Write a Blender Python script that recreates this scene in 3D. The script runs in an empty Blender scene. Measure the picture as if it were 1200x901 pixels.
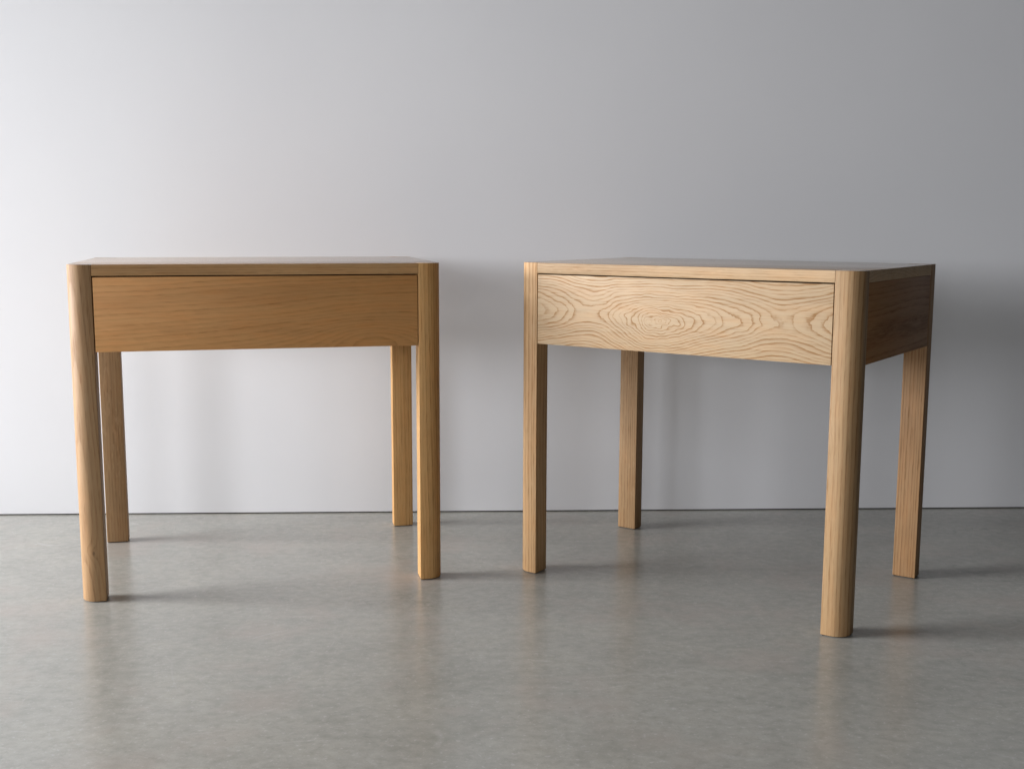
import bpy, bmesh, math, random
from mathutils import Matrix, Vector
S = bpy.context.scene
COL = S.collection

# ------------------------------------------------------------------ camera
CAM_Z = 0.6174
cam_d = bpy.data.cameras.new('camera')
cam_d.sensor_width = 36.0
cam_d.lens = 1328.4 / 1200 * 36.0
cam_d.clip_start = 0.02; cam_d.clip_end = 60
cam = bpy.data.objects.new('camera', cam_d)
cam.matrix_world = (Matrix.Translation((0, 0, CAM_Z))
                    @ Matrix.Rotation(math.pi/2 - 0.14022, 4, 'X')
                    @ Matrix.Rotation(0.00308, 4, 'Z'))
COL.objects.link(cam); S.camera = cam

# ------------------------------------------------------------------ light
world = bpy.data.worlds.new('World'); S.world = world; world.use_nodes = True
bg = world.node_tree.nodes['Background']
bg.inputs[0].default_value = (0.93, 0.96, 1.0, 1); bg.inputs[1].default_value = 0.004

def area_light(name, loc, target, sx, sy, power, color, spread=180):
    l = bpy.data.lights.new(name, 'AREA'); l.shape = 'RECTANGLE'
    l.size = sx; l.size_y = sy; l.energy = power; l.color = color
    l.spread = math.radians(spread)
    o = bpy.data.objects.new(name, l); COL.objects.link(o)
    o.location = loc
    o.rotation_euler = (Vector(target) - Vector(loc)).to_track_quat('-Z', 'Y').to_euler()
    return o
# daylight from the left: windows beside the wall and nearer the camera, each with a lower and an upper row of panes
DAY = (0.925, 0.94, 1.0)
area_light('window_light', (-4.5, 1.375, 0.98), (-3.5, 1.375, 0.60), 1.95, 0.8, 112, DAY, 90)
area_light('upper_window_light', (-4.5, 1.375, 2.3), (-3.5, 1.375, 1.4), 1.95, 0.8, 58, DAY, 100)
area_light('near_window_light', (-3.2, -2.1, 0.92), (-2.25, -1.85, 0.62), 2.0, 0.66, 46, DAY, 130)
area_light('near_upper_window_light', (-3.2, -2.1, 1.55), (-2.25, -1.85, 0.65), 2.0, 0.8, 24, DAY, 130)
area_light('front_fill_light', (-0.8, -3.0, 0.92), (-0.6, -2.1, 0.62), 1.6, 0.66, 16, (0.95, 0.96, 1.0), 130)  # weak fill lamp added from the front, not a window

S.view_settings.view_transform = 'Standard'; S.view_settings.look = 'None'
S.view_settings.exposure = 0.0; S.view_settings.gamma = 1.0
S.render.engine = 'CYCLES'
S.cycles.use_denoising = True
S.cycles.max_bounces = 8; S.cycles.diffuse_bounces = 3; S.cycles.glossy_bounces = 4
S.cycles.sample_clamp_indirect = 4.0

# ------------------------------------------------------------------ node helper
class NT:
    def __init__(self, name):
        self.m = bpy.data.materials.new(name); self.m.use_nodes = True
        self.t = self.m.node_tree; self.n = self.t.nodes
        self.bsdf = self.n['Principled BSDF']
    def link(self, a, b): self.t.links.new(a, b)
    def put(self, sock, v):
        if isinstance(v, bpy.types.NodeSocket): self.link(v, sock)
        elif v is not None: sock.default_value = v
    def m1(self, op, a, b=None, c=None):
        x = self.n.new('ShaderNodeMath'); x.operation = op
        for i, v in enumerate((a, b, c)): self.put(x.inputs[i], v)
        return x.outputs[0]
    def v1(self, op, a, b=None):
        x = self.n.new('ShaderNodeVectorMath'); x.operation = op
        self.put(x.inputs[0], a); self.put(x.inputs[1], b)
        return x.outputs['Value'] if op in ('LENGTH', 'DISTANCE', 'DOT_PRODUCT') else x.outputs[0]
    def noise(self, vec, scale, detail=2, rough=0.5, w=None):
        x = self.n.new('ShaderNodeTexNoise')
        x.inputs['Scale'].default_value = scale; x.inputs['Detail'].default_value = detail
        x.inputs['Roughness'].default_value = rough
        self.link(vec, x.inputs['Vector']); return x
    def ramp(self, fac, pts, mode='LINEAR'):
        x = self.n.new('ShaderNodeValToRGB'); x.color_ramp.interpolation = mode
        e = x.color_ramp.elements
        while len(e) < len(pts): e.new(0.5)
        for q, (p, c) in zip(e, pts):
            q.position = p; q.color = (c, c, c, 1) if isinstance(c, (int, float)) else (*c, 1)
        self.link(fac, x.inputs[0]); return x.outputs[0]
    def curve(self, fac, pts):
        x = self.n.new('ShaderNodeFloatCurve'); c = x.mapping.curves[0]
        while len(c.points) < len(pts): c.points.new(0.5, 0.5)
        for q, p in zip(c.points, pts): q.location = p
        x.mapping.update(); self.put(x.inputs['Value'], fac); return x.outputs[0]
    def mix(self, fac, a, b, mode='MIX'):
        x = self.n.new('ShaderNodeMix'); x.data_type = 'RGBA'; x.blend_type = mode
        self.put(x.inputs[0], fac)
        for i, v in ((6, a), (7, b)):
            if isinstance(v, tuple): v = (*v, 1)
            self.put(x.inputs[i], v)
        return x.outputs[2]
    def sep(self, v):
        x = self.n.new('ShaderNodeSeparateXYZ'); self.link(v, x.inputs[0]); return x.outputs
    def comb(self, a, b, c):
        x = self.n.new('ShaderNodeCombineXYZ')
        for i, v in enumerate((a, b, c)): self.put(x.inputs[i], v)
        return x.outputs[0]
    def objco(self): return self.n.new('ShaderNodeTexCoord').outputs['Object']
    def bump(self, h, strength, dist):
        b = self.n.new('ShaderNodeBump'); b.inputs['Strength'].default_value = strength
        b.inputs['Distance'].default_value = dist; self.link(h, b.inputs['Height'])
        self.link(b.outputs[0], self.bsdf.inputs['Normal'])

OAK_LIGHT = (0.46, 0.285, 0.135)
OAK_LINE = (0.27, 0.145, 0.055)

def oak(name, axis='Z', pith=(0.11, 0.07), ring=0.0042, seed=0.0, wave=0.006, line=0.75,
        light=OAK_LIGHT, dark=None, fleck=0.0, tilt=(0.0, 0.0), field=None, rough=0.58, mottled=0.35, relief=0.05, hiamp=0.0018, pores=0.17, fibre=0.80, knots=()):
    """solid oak; grain runs along the object's own axis, growth rings are cylinders round a pith line"""
    if dark is None: dark = tuple(a*b for a, b in zip(light, (0.60, 0.52, 0.42)))
    N = NT(name); co = N.objco(); x, y, z = N.sep(co)
    if axis == 'Z': a, u, v = z, x, y
    elif axis == 'X': a, u, v = x, y, z
    else: a, u, v = y, x, z
    loc = N.comb(u, v, a)                                      # across, across, along
    sl = N.v1('ADD', N.v1('MULTIPLY', loc, (1, 1, 0.16)), (seed, seed*0.37, seed*0.71))
    lo = N.noise(sl, 11, 2, 0.5).outputs[0]                    # slow wander of the rings
    hi = N.noise(N.v1('ADD', N.v1('MULTIPLY', loc, (1, 1, 0.35)), (seed*2, 3.1, seed)), 95, 3, 0.55).outputs[0]
    wf = None
    if field is None:
        uu = N.m1('ADD', u, N.m1('MULTIPLY_ADD', a, tilt[0], pith[0]))
        vv = N.m1('ADD', v, N.m1('MULTIPLY_ADD', a, tilt[1], pith[1]))
        R = N.m1('SQRT', N.m1('ADD', N.m1('MULTIPLY', uu, uu), N.m1('MULTIPLY', vv, vv)))
    else:
        R, wf = field(N, x, y, z)
    spot = None
    for (kx, ky, kz, kr) in knots:                             # pin knots: the rings bend round a small dark eye
        dv = N.v1('MULTIPLY', N.v1('SUBTRACT', co, (kx, ky, kz)), (1, 1, 0.55))
        q = N.m1('MULTIPLY', N.v1('LENGTH', dv), N.v1('LENGTH', dv))
        R = N.m1('ADD', R, N.m1('DIVIDE', kr*kr*0.030, N.m1('ADD', q, kr*kr*4)))
        e = N.ramp(N.m1('DIVIDE', N.v1('LENGTH', dv), kr), [(0.25, 0.75), (0.8, 0.0)])
        spot = e if spot is None else N.m1('MAXIMUM', spot, e)
    R = N.m1('ADD', R, N.m1('MULTIPLY', N.m1('SUBTRACT', lo, 0.5), wave*2))
    R = N.m1('ADD', R, N.m1('MULTIPLY', N.m1('SUBTRACT', hi, 0.5), hiamp))
    # uneven ring width
    r1 = N.noise(N.comb(N.m1('MULTIPLY', R, 60), seed, 0.0), 1.0, 1).outputs[0]
    ph = N.m1('ADD', N.m1('DIVIDE', R, ring), N.m1('MULTIPLY', r1, 1.7))
    fr = N.m1('FRACT', ph)
    if wf is not None: fr = N.m1('MINIMUM', N.m1('DIVIDE', fr, wf), 1.0)
    band = N.ramp(fr, [(0.0, 0.0), (0.05, 0.95), (0.14, 1.0), (0.32, 0.62), (0.5, 0.22), (0.75, 0.05), (1.0, 0.0)])
    # each ring line its own strength
    rs = N.noise(N.comb(N.m1('FLOOR', ph), seed, 1.7), 0.73, 0).outputs[0]
    band = N.m1('MULTIPLY', band, N.ramp(rs, [(0.3, 0.45), (0.65, 1.0)]))
    # long pores and fibres
    fib = N.noise(N.v1('ADD', N.v1('MULTIPLY', loc, (1, 1, 0.045)), (seed, 1.0, 2.0)), 620, 3, 0.6).outputs[0]
    pore = N.noise(N.v1('ADD', N.v1('MULTIPLY', loc, (1, 1, 0.07)), (seed, 5.0, 2.0)), 520, 1, 0.5).outputs[0]
    porem = N.ramp(pore, [(0.54, 0.0), (0.68, 1.0)])
    fac = N.m1('MULTIPLY', band, line)
    fac = N.m1('MULTIPLY', fac, N.m1('MULTIPLY_ADD', fib, 1.6, 0.2))
    fac = N.m1('ADD', fac, N.m1('MULTIPLY', porem, N.m1('MULTIPLY_ADD', band, 0.35, pores)))
    fac = N.m1('ADD', fac, N.m1('MULTIPLY', N.m1('SUBTRACT', fib, 0.5), fibre))
    med = N.noise(N.v1('ADD', N.v1('MULTIPLY', loc, (1, 1, 0.06)), (seed, 8.0, 2.0)), 230, 3, 0.6).outputs[0]
    fac = N.m1('ADD', fac, N.m1('MULTIPLY', N.m1('SUBTRACT', med, 0.5), fibre*0.9))
    fac = N.m1('MINIMUM', N.m1('MAXIMUM', fac, 0.0), 1.0)
    c = N.mix(fac, light, dark)
    if spot is not None: c = N.mix(spot, c, (0.10, 0.05, 0.02))
    # slow tone drift along the board
    big = N.noise(N.v1('ADD', N.v1('MULTIPLY', loc, (1, 1, 0.12)), (seed*3, 2.0, seed)), 26, 3, 0.6).outputs[0]
    tone = N.ramp(big, [(0.28, (1 - mottled*0.42, 1 - mottled*0.52, 1 - mottled*0.66)), (0.5, (1, 1, 1)), (0.75, (1.0, 0.985, 0.95))])
    c = N.mix(1.0, c, tone, 'MULTIPLY')
    if fleck > 0:                                              # medullary rays
        fl = N.noise(N.v1('ADD', N.v1('MULTIPLY', N.comb(u, v, N.m1('ADD', a, N.m1('MULTIPLY', v, 0.9))), (1, 1, 0.22)), (seed, 9.0, 1.0)), 260, 1, 0.4).outputs[0]
        zone = N.ramp(N.noise(N.v1('ADD', loc, (seed, 0, 4.0)), 9, 1).outputs[0], [(0.40, 0.15), (0.6, 1.0)])
        c = N.mix(N.m1('MULTIPLY', N.m1('MULTIPLY', N.ramp(fl, [(0.60, 0.0), (0.68, 1.0)]), zone), fleck), c,
                  (min(1, light[0]*1.22), light[1]*1.26, light[2]*1.35))
    hue = N.noise(N.v1('ADD', N.v1('MULTIPLY', loc, (1, 1, 0.2)), (seed, 4.0, seed*2)), 75, 3, 0.65).outputs[0]
    c = N.mix(1.0, c, N.ramp(hue, [(0.3, (1.04, 0.985, 0.93)), (0.5, (1, 1, 1)), (0.7, (0.97, 1.0, 1.03))]), 'MULTIPLY')
    N.link(c, N.bsdf.inputs['Base Color'])
    N.put(N.bsdf.inputs['Roughness'], N.m1('MULTIPLY_ADD', fac, 0.16, rough))
    N.bsdf.inputs['Specular IOR Level'].default_value = 0.34
    N.bump(N.m1('ADD', N.m1('MULTIPLY', fac, -1.0), fib), relief, 0.0006)
    return N.m

def satin(mat):
    """same wood, the rubbed oil finish of the table's upper surface"""
    m = mat.copy(); m.name = mat.name + '_satin'; b = m.node_tree.nodes['Principled BSDF']
    for k in ('Roughness', 'Normal'):
        for l in list(b.inputs[k].links): m.node_tree.links.remove(l)
    b.inputs['Roughness'].default_value = 0.13; b.inputs['Specular IOR Level'].default_value = 0.7
    return m
def satin_top(o):
    me = o.data; me.materials.append(satin(me.materials[0]))
    zt = max(v.co.z for v in me.vertices)
    for p in me.polygons:
        if p.normal.z > 0.9 and p.center.z > zt - 0.0015: p.material_index = 1

# ------------------------------------------------------------------ mesh helpers
def link(name, me, mat, parent=None, loc=(0, 0, 0)):
    for p in me.polygons: p.use_smooth = True
    o = bpy.data.objects.new(name, me); COL.objects.link(o)
    me.materials.append(mat); o.location = loc
    if parent is not None: o.parent = parent
    return o
def finish(bm, name, sharp=math.radians(28)):
    bmesh.ops.recalc_face_normals(bm, faces=bm.faces)
    me = bpy.data.meshes.new(name); bm.to_mesh(me); bm.free()
    me.polygons.foreach_set('use_smooth', [True]*len(me.polygons))
    try: me.set_sharp_from_angle(angle=sharp)
    except Exception: pass
    return me
def offset_poly(P, d):
    n = len(P); out = []
    for i in range(n):
        a, b, c = Vector(P[i-1]), Vector(P[i]), Vector(P[(i+1) % n])
        e1 = (b-a).normalized(); e2 = (c-b).normalized()
        n1 = Vector((-e1.y, e1.x)); n2 = Vector((-e2.y, e2.x))
        k = n1 + n2; k = k / max(0.2, (1 + n1.dot(n2)))
        out.append(tuple(b + k*d))
    return out
def prism(P, z0, z1, bt, bb):
    """P counter-clockwise outline, eased by bt at the top and bb at the bottom"""
    bm = bmesh.new(); rings = []
    def ring(pts, z): rings.append([bm.verts.new((p[0], p[1], z)) for p in pts])
    if bb: ring(offset_poly(P, bb), z0); ring(offset_poly(P, bb*0.3), z0+bb*0.3); ring(P, z0+bb)
    else: ring(P, z0)
    if bt: ring(P, z1-bt); ring(offset_poly(P, bt*0.3), z1-bt*0.3); ring(offset_poly(P, bt), z1)
    else: ring(P, z1)
    n = len(P)
    for A, B in zip(rings, rings[1:]):
        for i in range(n): bm.faces.new((A[i], A[(i+1) % n], B[(i+1) % n], B[i]))
    bm.faces.new(rings[0][::-1]); bm.faces.new(rings[-1])
    return bm
def rounded(x0, x1, y0, y1, rad):
    """rectangle, rad = radii of corners (x0y0, x1y0, x1y1, x0y1)"""
    C = [(x0, y0, 1, 1, 180), (x1, y0, -1, 1, 270), (x1, y1, -1, -1, 0), (x0, y1, 1, -1, 90)]
    P = []
    for (cx, cy, sx, sy, a0), r in zip(C, rad):
        n = 14 if r > 0.01 else 3
        for k in range(n+1):
            t = math.radians(a0 + 90*k/n)
            P.append((cx + sx*r + r*math.cos(t), cy + sy*r + r*math.sin(t)))
    return P
def board(x, y, z, bev=0.0007):
    bm = bmesh.new(); bmesh.ops.create_cube(bm, size=1)
    for v in bm.verts: v.co = Vector((v.co.x*x, v.co.y*y, v.co.z*z))
    bmesh.ops.bevel(bm, geom=list(bm.edges), offset=bev, segments=2, affect='EDGES', profile=0.5)
    return bm

# ------------------------------------------------------------------ the setting
def floor_mat():
    N = NT('polished_concrete'); co = N.objco()
    big = N.noise(co, 1.6, 4, 0.55).outputs[0]
    mid = N.noise(N.v1('MULTIPLY', co, (0.9, 1.15, 1)), 9, 5, 0.62).outputs[0]
    fine = N.noise(N.v1('MULTIPLY', co, (0.9, 1.1, 1)), 60, 4, 0.6).outputs[0]
    grit = N.noise(co, 420, 2, 0.6).outputs[0]
    c = N.mix(N.ramp(big, [(0.3, 0.0), (0.7, 1.0)]), (0.290, 0.284, 0.248), (0.342, 0.335, 0.298))
    c = N.mix(1.0, c, N.ramp(mid, [(0.28, (0.90, 0.90, 0.89)), (0.5, (1, 1, 1)), (0.72, (1.08, 1.07, 1.05))]), 'MULTIPLY')
    c = N.mix(1.0, c, N.ramp(fine, [(0.32, (0.89, 0.89, 0.885)), (0.5, (1, 1, 1)), (0.68, (1.09, 1.09, 1.08))]), 'MULTIPLY')
    fleck = N.noise(N.v1('ADD', co, (3, 9, 0)), 150, 2, 0.6).outputs[0]
    c = N.mix(N.m1('MULTIPLY', N.ramp(fleck, [(0.60, 0.0), (0.70, 1.0)]), 0.22), c, (0.58, 0.57, 0.54))
    c = N.mix(N.m1('MULTIPLY', N.ramp(fleck, [(0.30, 1.0), (0.40, 0.0)]), 0.24), c, (0.19, 0.185, 0.17))
    warm = N.ramp(N.noise(N.v1('ADD', co, (7, 3, 0)), 5.5, 3, 0.6).outputs[0], [(0.52, 0.0), (0.72, 1.0)])
    c = N.mix(N.m1('MULTIPLY', warm, 0.5), c, (0.375, 0.322, 0.28))
    # trowel arcs: thin pale crescents
    vo = N.n.new('ShaderNodeTexVoronoi'); vo.feature = 'DISTANCE_TO_EDGE'; vo.inputs['Scale'].default_value = 4.5
    wv = N.v1('ADD', co, N.v1('MULTIPLY', N.noise(co, 3.0, 2).outputs['Color'], (0.5, 0.5, 0)))
    N.link(wv, vo.inputs['Vector'])
    arc = N.ramp(vo.outputs['Distance'], [(0.0, 1.0), (0.012, 0.0)])
    brk = N.ramp(N.noise(co, 6, 3).outputs[0], [(0.52, 0.0), (0.66, 1.0)])
    c = N.mix(N.m1('MULTIPLY', N.m1('MULTIPLY', arc, brk), 0.16), c, (0.50, 0.49, 0.46))
    hv = N.n.new('ShaderNodeTexVoronoi'); hv.feature = 'DISTANCE_TO_EDGE'; hv.inputs['Scale'].default_value = 1.3
    N.link(N.v1('ADD', co, N.v1('MULTIPLY', N.noise(co, 7.0, 4, 0.65).outputs['Color'], (0.22, 0.22, 0))), hv.inputs['Vector'])
    hair = N.ramp(hv.outputs['Distance'], [(0.0, 1.0), (0.0022, 0.0)])
    hb = N.ramp(N.noise(N.v1('ADD', co, (1, 5, 0)), 2.4, 3).outputs[0], [(0.50, 0.0), (0.60, 1.0)])
    c = N.mix(N.m1('MULTIPLY', N.m1('MULTIPLY', hair, hb), 0.30), c, (0.15, 0.145, 0.13))
    scr = N.noise(N.v1('MULTIPLY', N.v1('ADD', co, N.v1('MULTIPLY', N.noise(co, 2.0, 1).outputs['Color'], (0.6, 0.6, 0))), (12, 90, 1)), 1.0, 3, 0.65).outputs[0]
    c = N.mix(N.m1('MULTIPLY', N.ramp(scr, [(0.62, 0.0), (0.74, 1.0)]), 0.22), c, (0.20, 0.19, 0.17))
    c = N.mix(N.m1('MULTIPLY', N.ramp(scr, [(0.26, 1.0), (0.38, 0.0)]), 0.22), c, (0.55, 0.54, 0.50))
    # pin holes and specks
    v2 = N.n.new('ShaderNodeTexVoronoi'); v2.inputs['Scale'].default_value = 38; N.link(co, v2.inputs['Vector'])
    sp = N.ramp(v2.outputs['Distance'], [(0.03, 1.0), (0.07, 0.0)])
    csel = N.ramp(N.sep(v2.outputs['Color'])[0], [(0.80, 0.0), (0.86, 1.0)])
    c = N.mix(N.m1('MULTIPLY', N.m1('MULTIPLY', sp, csel), 0.45), c, (0.12, 0.115, 0.105))
    c = N.mix(N.m1('MULTIPLY', N.ramp(grit, [(0.35, 1.0), (0.5, 0.0)]), 0.10), c, (0.14, 0.14, 0.13))
    N.link(c, N.bsdf.inputs['Base Color'])
    N.put(N.bsdf.inputs['Roughness'], N.m1('ADD', N.m1('MULTIPLY_ADD', mid, 0.08, 0.17), N.m1('MULTIPLY', fine, 0.06)))
    N.bsdf.inputs['Specular IOR Level'].default_value = 0.72
    N.bump(N.m1('ADD', N.m1('MULTIPLY', fine, 0.6), mid), 0.10, 0.002)
    return N.m
def wall_mat():
    N = NT('white_wall_paint'); co = N.objco()
    g = N.noise(co, 240, 3, 0.6).outputs[0]
    b = N.noise(co, 2.2, 3, 0.5).outputs[0]
    N.link(N.ramp(b, [(0.3, (0.775, 0.775, 0.780)), (0.7, (0.80, 0.80, 0.803))]), N.bsdf.inputs['Base Color'])
    N.bsdf.inputs['Roughness'].default_value = 0.75
    N.bsdf.inputs['Specular IOR Level'].default_value = 0.25
    N.bump(g, 0.22, 0.0006)
    return N.m
def plain(name, c, r=0.8):
    N = NT(name); n = N.noise(N.objco(), 30, 3).outputs[0]
    N.link(N.mix(n, tuple(k*0.85 for k in c), c), N.bsdf.inputs['Base Color'])
    N.bsdf.inputs['Roughness'].default_value = r
    return N.m

bm = bmesh.new()
bmesh.ops.create_grid(bm, x_segments=2, y_segments=2, size=1)
for v in bm.verts: v.co = Vector((v.co.x*4.5, v.co.y*3.2, 0))
fl = link('floor', finish(bm, 'floor'), floor_mat(), loc=(0, -0.4, 0)); fl['kind'] = 'structure'

WY, WT = 2.3994, 0.04049
wall = link('wall', finish(board(9.0, 0.1, 3.2, 0.0008), 'wall'), wall_mat()); wall['kind'] = 'structure'
wall.rotation_euler = (0, 0, WT)
nrm = Vector((-math.sin(WT), math.cos(WT), 0))
wall.location = Vector((0, WY, 1.6 + 0.0024)) + nrm*0.05
gap = link('wall_base_joint', finish(board(9.0, 0.02, 0.0022, 0.0001), 'wall_base_joint'), plain('dark_joint', (0.02, 0.02, 0.02)))
gap['kind'] = 'structure'; gap.rotation_euler = (0, 0, WT)
gap.location = Vector((0, WY, 0.0011)) + nrm*0.016

# ------------------------------------------------------------------ the tables
W, D, H = 0.600, 0.3922, 0.5524
A, B, BB, R = 0.0392, 0.0350, 0.0275, 0.0245
TS, DZ = 0.0180, 0.1394
ZB = H - DZ
w, d = W/2, D/2
G = 0.0003

def knot_field(N, x, y, z):
    """flat-sawn board through a swelling of the trunk: closed rings round an eye, saddles either side"""
    t = N.m1('ADD', N.m1('DIVIDE', x, W-2*A), 0.5)
    h = N.curve(t, [(0, 0.27), (0.064, 0.31), (0.215, 0.43), (0.30, 0.32), (0.38, 0.17), (0.444, 0.02), (0.50, 0.10),
                    (0.60, 0.25), (0.74, 0.41), (0.84, 0.50), (0.93, 0.44), (1.0, 0.36)])
    h = N.m1('MULTIPLY', h, 0.1)
    z0 = N.curve(t, [(0, 0.51), (0.2, 0.52), (0.444, 0.43), (0.65, 0.48), (1, 0.51)])
    zz = N.m1('SUBTRACT', z, N.m1('MULTIPLY', N.m1('SUBTRACT', z0, 0.5), 0.14))
    rag = N.noise(N.comb(N.m1('MULTIPLY', x, 0.45), 0.3, N.m1('MULTIPLY', z, 1.0)), 21, 2, 0.5).outputs[0]
    jag = N.noise(N.comb(x, 0.9, N.m1('MULTIPLY', z, 1.2)), 85, 2, 0.5).outputs[0]
    F = N.m1('SQRT', N.m1('ADD', N.m1('MULTIPLY', zz, zz), N.m1('MULTIPLY', h, h)))
    near = N.m1('SUBTRACT', 1.0, N.m1('MINIMUM', N.m1('DIVIDE', N.m1('ABSOLUTE', zz), 0.040), 0.85))   # ragged tips along the eye's axis
    F = N.m1('ADD', F, N.m1('MULTIPLY', N.m1('SUBTRACT', rag, 0.5), 0.015))
    dx = N.m1('SUBTRACT', x, -0.029)
    eye = N.m1('DIVIDE', 0.0009, N.m1('ADD', N.m1('ADD', N.m1('MULTIPLY', dx, dx), N.m1('MULTIPLY', N.m1('MULTIPLY', zz, zz), 3.0)), 0.0009))
    crumple = N.noise(N.comb(x, 4.4, N.m1('MULTIPLY', z, 1.4)), 62, 1, 0.4).outputs[0]
    F = N.m1('ADD', F, N.m1('MULTIPLY', N.m1('MULTIPLY', N.m1('SUBTRACT', crumple, 0.5), eye), 0.020))
    F = N.m1('ADD', F, N.m1('MULTIPLY', N.m1('MULTIPLY', N.m1('SUBTRACT', jag, 0.5), near), 0.0032))
    return F, N.m1('MINIMUM', N.m1('MULTIPLY_ADD', N.m1('ABSOLUTE', zz), 16.0, 0.42), 0.85)   # lines stay thin where rings run shallow

def swirl_field(N, x, y, z):
    """quiet rift-sawn face whose lines bend round a burl low on the right"""
    dx = N.m1('SUBTRACT', x, 0.185); dz = N.m1('ADD', z, 0.045)
    q = N.m1('ADD', N.m1('MULTIPLY', dx, dx), N.m1('MULTIPLY', N.m1('MULTIPLY', dz, dz), 7.0))
    b = N.m1('DIVIDE', 0.00042, N.m1('ADD', q, 0.009))
    return N.m1('ADD', N.m1('MULTIPLY', z, -0.75), N.m1('ADD', b, N.m1('MULTIPLY', x, 0.03))), N.m1('ADD', 1.0, 0.0)

def part(name, bm, mat, parent, loc): return link(name, finish(bm, name), mat, parent, loc)

def make_table(tag, label, xy, rot, seed, front, tones):
    root = bpy.data.objects.new('side_table', None); COL.objects.link(root)
    root.location = (xy[0], xy[1], 0); root.rotation_euler = (0, 0, rot)
    root['label'] = label; root['category'] = 'side table'
    root['group'] = 'matching oak side tables'
    # four legs, front ones with a big round on the outer corner; they run up to the table's top
    specs = [(-1, 1), (1, 1), (-1, -1), (1, -1)]
    for i, (sx, fr) in enumerate(specs):
        dep = B if fr > 0 else BB
        hx, hy = A/2, dep/2
        e = 0.0009
        rad = [e, e, e, e]
        if fr > 0: rad[0 if sx < 0 else 1] = R
        else: rad[3 if sx < 0 else 2] = 0.0022
        P = rounded(-hx, hx, -hy, hy, rad)
        bm = prism(P, 0.0012, H, 0.0007, 0.0016)
        lm = oak('oak_leg_%s' % 'abcd'[i] + tag, 'Z', seed=seed + i*3.3, **tones['legs'][i])
        leg = part('leg', bm, lm, root, (sx*(w-hx), -d+hy if fr > 0 else d-hy, 0))
        satin_top(leg)
        pad = part('foot_pad', prism(offset_poly(P, 0.0035), 0.0, 0.0016, 0, 0), M_PAD, leg, (0, 0, 0))
    # top: one board let in between the four legs
    a = A + G
    P = [(-w+a, -d), (w-a, -d), (w-a, -d+B+G), (w, -d+B+G), (w, d-BB-G), (w-a, d-BB-G), (w-a, d), (-w+a, d),
         (-w+a, d-BB-G), (-w, d-BB-G), (-w, -d+B+G), (-w+a, -d+B+G)]
    tp = part('table_top', prism(P, H-TS, H-0.0001, 0.0007, 0.0005), oak('oak_top'+tag, 'X', seed=seed+20, **tones['top']), root, (0, 0, 0))
    satin_top(tp)
    sl = D - B - BB - 2*G
    for s in (-1, 1):
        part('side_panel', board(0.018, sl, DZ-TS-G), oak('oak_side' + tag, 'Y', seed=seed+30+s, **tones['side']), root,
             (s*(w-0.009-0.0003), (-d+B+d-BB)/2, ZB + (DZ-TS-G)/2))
    bw = W - 2*A - 2*G
    part('back_panel', board(bw, 0.018, DZ-TS-G), oak('oak_back'+tag, 'X', seed=seed+40), root, (0, d-0.0095, ZB+(DZ-TS-G)/2))
    part('bottom_panel', board(W-0.0375, D-0.0875, 0.009), oak('oak_bottom'+tag, 'X', seed=seed+44), root, (0, 0.0, ZB+0.010))
    g = 0.0013
    fh = DZ - TS - 0.0021
    dr = part('drawer_front', board(W-2*A-2*g, 0.019, fh, 0.0006), front, root, (0, -d+0.0095+0.0002, ZB+fh/2))
    part('drawer_box', board(W-2*A-0.016, D-0.0675, fh-0.034, 0.001), oak('oak_box'+tag, 'X', seed=seed+50), dr, (0, 0.0095+(D-0.0675)/2+0.0003, 0.006))
    return root

M_PAD = plain('dark_felt', (0.03, 0.028, 0.026), 0.95)
L = OAK_LIGHT; K = OAK_LINE
def mul(c, k): return tuple(a*b for a, b in zip(c, k))
warm = (1.20, 1.10, 0.88)  # left table's right legs: colour lightened to offset the shade on them

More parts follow.
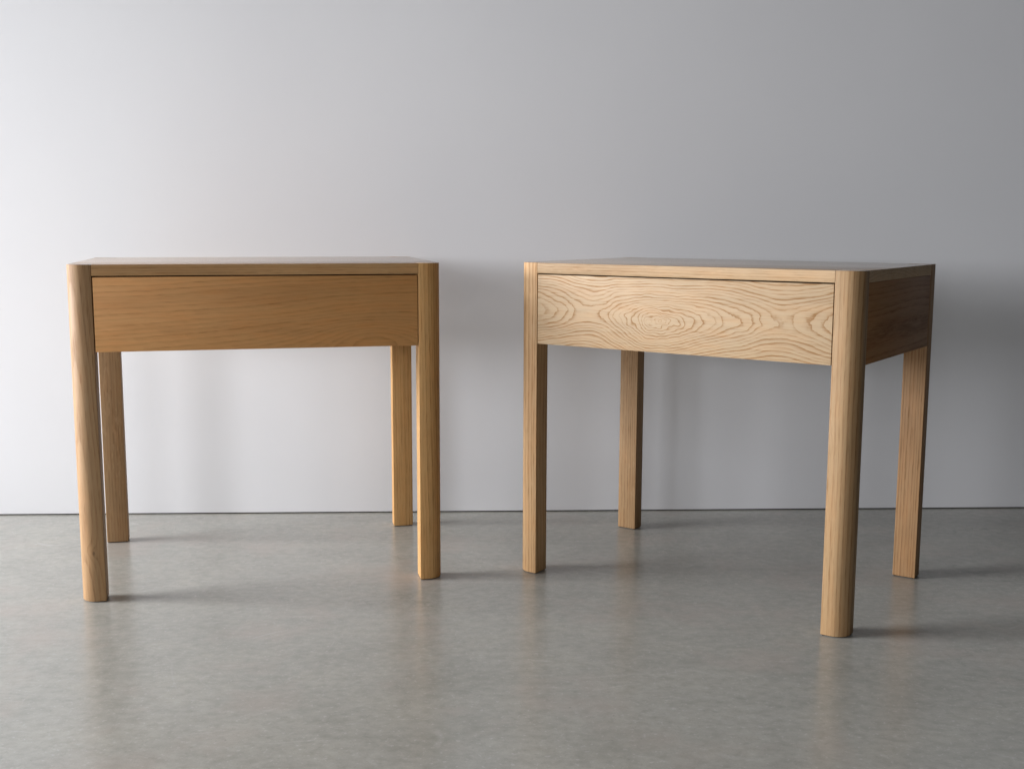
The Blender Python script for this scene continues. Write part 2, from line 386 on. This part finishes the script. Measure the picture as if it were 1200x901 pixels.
left_front = oak('oak_drawer_left', 'X', seed=4.0, ring=0.0066, wave=0.016, line=0.42, pores=0.10, fibre=0.55, field=swirl_field, fleck=0.18,
                 light=mul(L, (1.18, 0.95, 0.69)), dark=mul(K, (1.25, 1.1, 0.9)), mottled=0.32, hiamp=0.0025)
right_front = oak('oak_drawer_right', 'X', seed=1.0, ring=0.0040, wave=0.0022, line=1.0, field=knot_field,
                  light=mul(L, (.97, 1.12, 1.40)), dark=mul(K, (1.0, .98, .98)), hiamp=0.0012, mottled=0.15)
tl = {'legs': [dict(pith=(0.05, 0.06), tilt=(0.04, 0.02), ring=0.0060, wave=0.007, knots=((-0.006, -0.0175, 0.088, 0.0030), (0.003, -0.0175, 0.083, 0.0034)), line=0.55, light=mul(L, (.74, .72, .72))),
               dict(pith=(0.06, 0.05), tilt=(0.03, -0.02), ring=0.0056, wave=0.010, line=0.55, light=mul(L, warm)),
               dict(pith=(0.09, 0.10), ring=0.004, line=0.45, fleck=0.35, light=mul(L, (.74, .72, .72))),
               dict(pith=(0.11, 0.03), ring=0.006, line=0.5, light=mul(L, warm))],
      'top': dict(pith=(0.05, 0.09), ring=0.0045, line=0.5, fleck=0.4, light=mul(L, (.97, .9, .8))),
      'side': dict(pith=(0.05, 0.02), ring=0.006, line=0.5, light=mul(L, (1, .93, .85)))}
tr = {'legs': [dict(pith=(0.09, 0.07), ring=0.0058, wave=0.009, line=0.7, light=mul(L, (1.12, 1.12, 1.15))),
               dict(pith=(0.10, 0.06), ring=0.0064, wave=0.009, line=0.7, light=mul(L, (.73, .74, .76))),
               dict(pith=(0.07, 0.12), ring=0.0036, line=0.6, fleck=0.3, light=mul(L, (.68, .67, .67))),
               dict(pith=(0.12, 0.04), ring=0.0050, line=0.7, light=mul(L, (.70, .65, .63)))],
      'top': dict(pith=(0.06, 0.10), ring=0.0045, line=0.4, fleck=0.3, light=mul(L, (.92, 1.0, 1.15))),
      'side': dict(pith=(0.05, 0.02), ring=0.007, wave=0.01, line=0.6, light=mul(L, (.62, .47, .30)))}  # side panels: shade put into the oak colour, darker than the other parts
make_table('_left', 'oak side table at left, plain straight-grained drawer front', (-0.45751, 2.0499), 0.23078, 2.0, left_front, tl)
make_table('_right', 'oak side table at right, drawer front with an oval eye of swirling grain', (0.36882, 1.96646), -0.61029, 60.0, right_front, tr)
